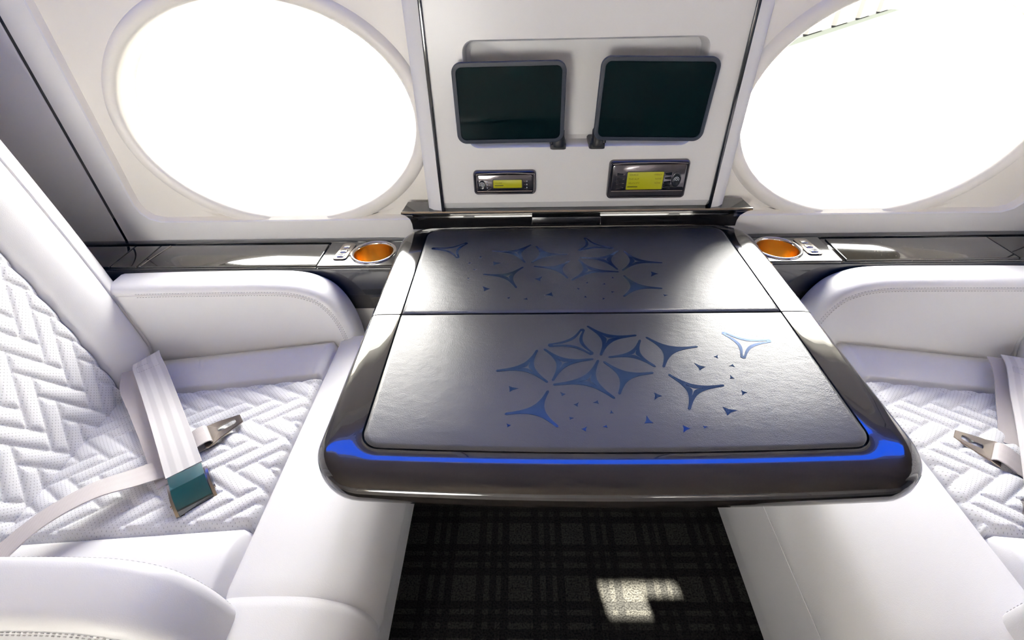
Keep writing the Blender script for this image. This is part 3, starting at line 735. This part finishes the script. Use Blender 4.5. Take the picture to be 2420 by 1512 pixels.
        obj(name, loft(loops, False), 'leather', t, 80)
    for s in (1, -1):
        wing(s, 0, 1, 0, 'back_bolster'); wing(s, 1, 2, 0, 'back_wing')
    obj('back_shell', loft([[(X(ub(z) + d), YC + s * w, z) for d, s, w in ((.03, -1, .285), (.03, 1, .285), (.11, 1, .30), (.14, 1, .26), (.14, -1, .26), (.11, -1, .30))] for z in (.20, .43, .8, ZT - .01, ZT + .012)], True, True, True), 'leather', t, 50)
    return t
seat(-1, .4775, .295, 0, .130, .256, 'white leather seat whose quilted backrest faces the large control unit')['label'] = 'white quilted leather seat on the small control unit\'s side of the table'
seat(1, .512, .285, -.010, .140, .205, 'x')['label'] = 'white quilted leather seat on the large control unit\'s side of the table'

# ================================================================== SEAT BELTS
def plate_geo(base, d, L, wb, wt, z, th, slot):
    """buckle tongue: tapering plate with a slot, lying level at height z"""
    d = Vector((d[0], d[1])).normalized(); n = Vector((-d.y, d.x)); B = Vector(base)
    half = [(0, wb), (.16, wb), (.20, wb * .82), (.45, wb * .74), (.72, wb * .55), (.94, wt * 1.15), (1, wt)]
    out = [(a * L, w) for a, w in half] + [(a * L, -w) for a, w in half[::-1]]
    c = (.62 * L, 0); k = 40; A = [2 * pi * i / k for i in range(k)]
    sl, so = [], []
    for t in A:
        sl.append((c[0] + slot[0] * (abs(cos(t)) ** .5) * (1 if cos(t) > 0 else -1), c[1] + slot[1] * (abs(sin(t)) ** .5) * (1 if sin(t) > 0 else -1)))
        dx, dy = cos(t), sin(t); best = 9
        for i in range(len(out)):
            (x1, y1), (x2, y2) = out[i], out[(i + 1) % len(out)]
            ex, ey = x2 - x1, y2 - y1; den = dx * ey - dy * ex
            if abs(den) < 1e-12: continue
            tt = ((x1 - c[0]) * ey - (y1 - c[1]) * ex) / den; uu = ((x1 - c[0]) * dy - (y1 - c[1]) * dx) / den
            if tt > 0 and -1e-6 <= uu <= 1 + 1e-6: best = min(best, tt)
        so.append((c[0] + dx * best, c[1] + dy * best))
    for p in out:
        i = min(range(k), key=lambda j: (so[j][0] - p[0]) ** 2 + (so[j][1] - p[1]) ** 2); so[i] = p
    W_ = lambda L_, h, s=1: [(*(B + d * (c[0] + (a - c[0]) * s) + n * (b * s)), z + h + a * .06) for a, b in L_]
    return loft([W_(sl, 0), W_(sl, th), W_(so, th, .96), W_(so, th * .7), W_(so, 0), W_(sl, 0)])
def buckle(parent, c, d, z):
    """wedge-shaped lift-latch buckle"""
    d = Vector(d).normalized(); n = Vector((-d.y, d.x)); c = Vector(c)
    P = lambda a, b, h: (*(c + d * a + n * b), z + h)
    w = .0275
    sec = [(-.031, .003), (-.031, .020), (-.027, .0215), (.010, .0205), (.027, .0125), (.0285, .011), (.0285, .003)]
    lid = obj('buckle_lid', loft([[P(a * .985, b, h) for a, h in sec] for b in (-w + .0045, -w + .0055, w - .0055, w - .0045)], True, True, True), 'teal', parent, 25, label='glossy teal lift latch')
    obj('buckle_front', loft([[P(a, b, h) for a, h in ((.0278, .002), (.0278, .0108), (.0300, .0095), (.0325, .002))] for b in (-w + .0046, w - .0046)], True, True, True), 'black_gloss', parent, 25)
    for s in (-1, 1):
        side = [(-.026, 0), (-.026, .0135), (-.022, .0160), (.012, .0155), (.027, .0075), (.033, .003), (.033, 0)]
        obj('buckle_cheek', loft([[P(a, s * b, h) for a, h in side] for b in (w - .0042, w - .0034, w - .0006, w)], True, True, True), 'bronze', parent, 30)
        obj('pivot_pin', tube([P(.016, s * (w - .001), .009), P(.016, s * (w + .0022), .009)], .0026, 14), 'bronze', parent)
    obj('buckle_base', loft([[P(a, b, h) for a, b in rrect(-.030, .034, -w + .001, w - .001, .004)] for h in (-.001, .0018)], True, True, True), 'bronze', parent, 30)
def strap(parent, path, across, w, name='webbing', material='web', m=10):
    g, uv = ribbon(path, across, w, .0018, m); return obj(name, g, material, parent, 60, uvs=uv)
def strap_stitch(parent, c, d, n, z, L, w):
    d, n = Vector((*d, 0)).normalized(), Vector((*n, 0)).normalized(); c = Vector((*c, z))
    P = [c - d * L - n * w, c + d * L - n * w, c + d * L + n * w, c - d * L + n * w]; geo = []
    for a, b in zip(P, P[1:] + P[:1]):
        k = int((b - a).length / .004)
        for i in range(k):
            p = a + (b - a) * ((i + .25) / k); q = a + (b - a) * ((i + .75) / k); geo.append(tube([p, q], .0004, 5))
    obj('stitching', join(*geo), 'thread', parent, 0, kind='stuff')

b1 = thing('seat_belt', (-.80, .66, .49), 'silver-grey belt half with a teal buckle, lying across the quilted cushion', 'seat belt')
b1['label'] = 'silver-grey belt half with glossy teal buckle lying on the quilted cushion'
AC = (.75, .66, .02)
web1 = strap(b1, [(-.838, .690, .500), (-.820, .668, .506), (-.795, .640, .503), (-.733, .568, .500), (-.671, .496, .5035), (-.622, .436, .4985)], [(.70, .70, .18), (.74, .66, .12), AC, AC, AC, AC], .050)
strap_stitch(b1, (-.812, .659), (.66, -.75), (.75, .66), .5075, .009, .018)
strap(b1, [(-.853, .672, .486), (-.832, .632, .484), (-.790, .588, .481), (-.725, .520, .4795), (-.665, .455, .480), (-.640, .430, .483)], [(.8, .58, .0), (.80, .60, .05), AC, AC, AC, AC], .048, 'webbing_tail', 'web_plain')
buckle(b1, (-.598, .408), (.62, -.785), .4835)

b2 = thing('seat_belt', (-.80, .30, .49), 'mauve-grey belt half with bronze tongue curling out from under the other strap', 'seat belt')
b2['label'] = 'plain grey twisting belt half with bronze tongue, tucked under the teal-buckled strap'
TC = (.68, -.73, .03)
strap(b2, [(-.850, .235, .480), (-.808, .292, .494), (-.772, .348, .507), (-.733, .395, .505), (-.695, .430, .490), (-.664, .458, .4805), (-.645, .482, .4800)], [(.90, -.36, .12), (.88, -.42, .20), (.78, -.58, .24), (.70, -.68, .20), (.68, -.72, .10), TC, (.64, -.77, 0)], .043, 'webbing', 'web_plain', 14)
strap(b2, [(-.658, .479, .4820), (-.640, .494, .4840), (-.631, .5015, .4875), (-.6245, .5070, .4915), (-.6225, .5087, .4950), (-.6255, .5062, .4985), (-.633, .4997, .4985), (-.643, .4915, .4945), (-.660, .478, .4855)], [(.64, -.77, 0)] * 9, .040, 'webbing_loop', 'web_plain', 6)
obj('tongue', plate_geo((-.631, .5015), (.77, .64), .062, .0265, .0095, .4905, .0026, (.0145, .0062)), 'bronze', b2, 30, label='slotted bronze tongue plate')

b3 = thing('seat_belt', (.80, .66, .48), 'wide silver-grey strap hanging over the cushion edge', 'seat belt')
b3['label'] = 'silver-grey strap lying on the large control unit side\'s seat, over its tongue belt'
AR = (.83, -.55, .02)
strap(b3, [(.828, .690, .488), (.805, .652, .492), (.765, .588, .487), (.699, .489, .4895), (.642, .402, .485)], [(.80, -.55, .15), AR, AR, AR, AR], .052)
strap_stitch(b3, (.800, .644), (-.55, -.83), (.83, -.55), .4935, .009, .018)
strap(b3, [(.812, .698, .478), (.786, .648, .478), (.745, .582, .470), (.690, .500, .4665)], [(.80, -.55, .15), AR, AR, AR], .050, 'webbing_tail', 'web_plain')
buckle(b3, (.617, .365), (-.55, -.835), .474)

b4 = thing('seat_belt', (.80, .30, .48), 'bronze tongue belt emerging from beneath the strap', 'seat belt')
b4['label'] = 'belt half with bronze tongue poking out from under the broad silver strap'
TD = (.68, .73, 0)
strap(b4, [(.86, .26, .485), (.81, .32, .498), (.76, .375, .490), (.715, .412, .4725), (.672, .447, .4675), (.640, .470, .468)], [(-.1, .80, .55), (.25, .75, .5), (.5, .7, .3), TD, TD, TD], .040, 'webbing', 'web_plain', 12)
strap(b4, [(.655, .461, .4685), (.641, .473, .4715), (.633, .4795, .4765), (.629, .483, .4800), (.633, .4795, .4840), (.641, .4725, .4825), (.652, .463, .4765), (.664, .453, .4710)], [TD] * 8, .042, 'webbing_loop', 'web_plain', 6)
obj('tongue', plate_geo((.6375, .4755), (-.75, .66), .062, .0275, .0095, .4765, .0026, (.0145, .0062)), 'bronze', b4, 30, label='slotted bronze tongue plate')
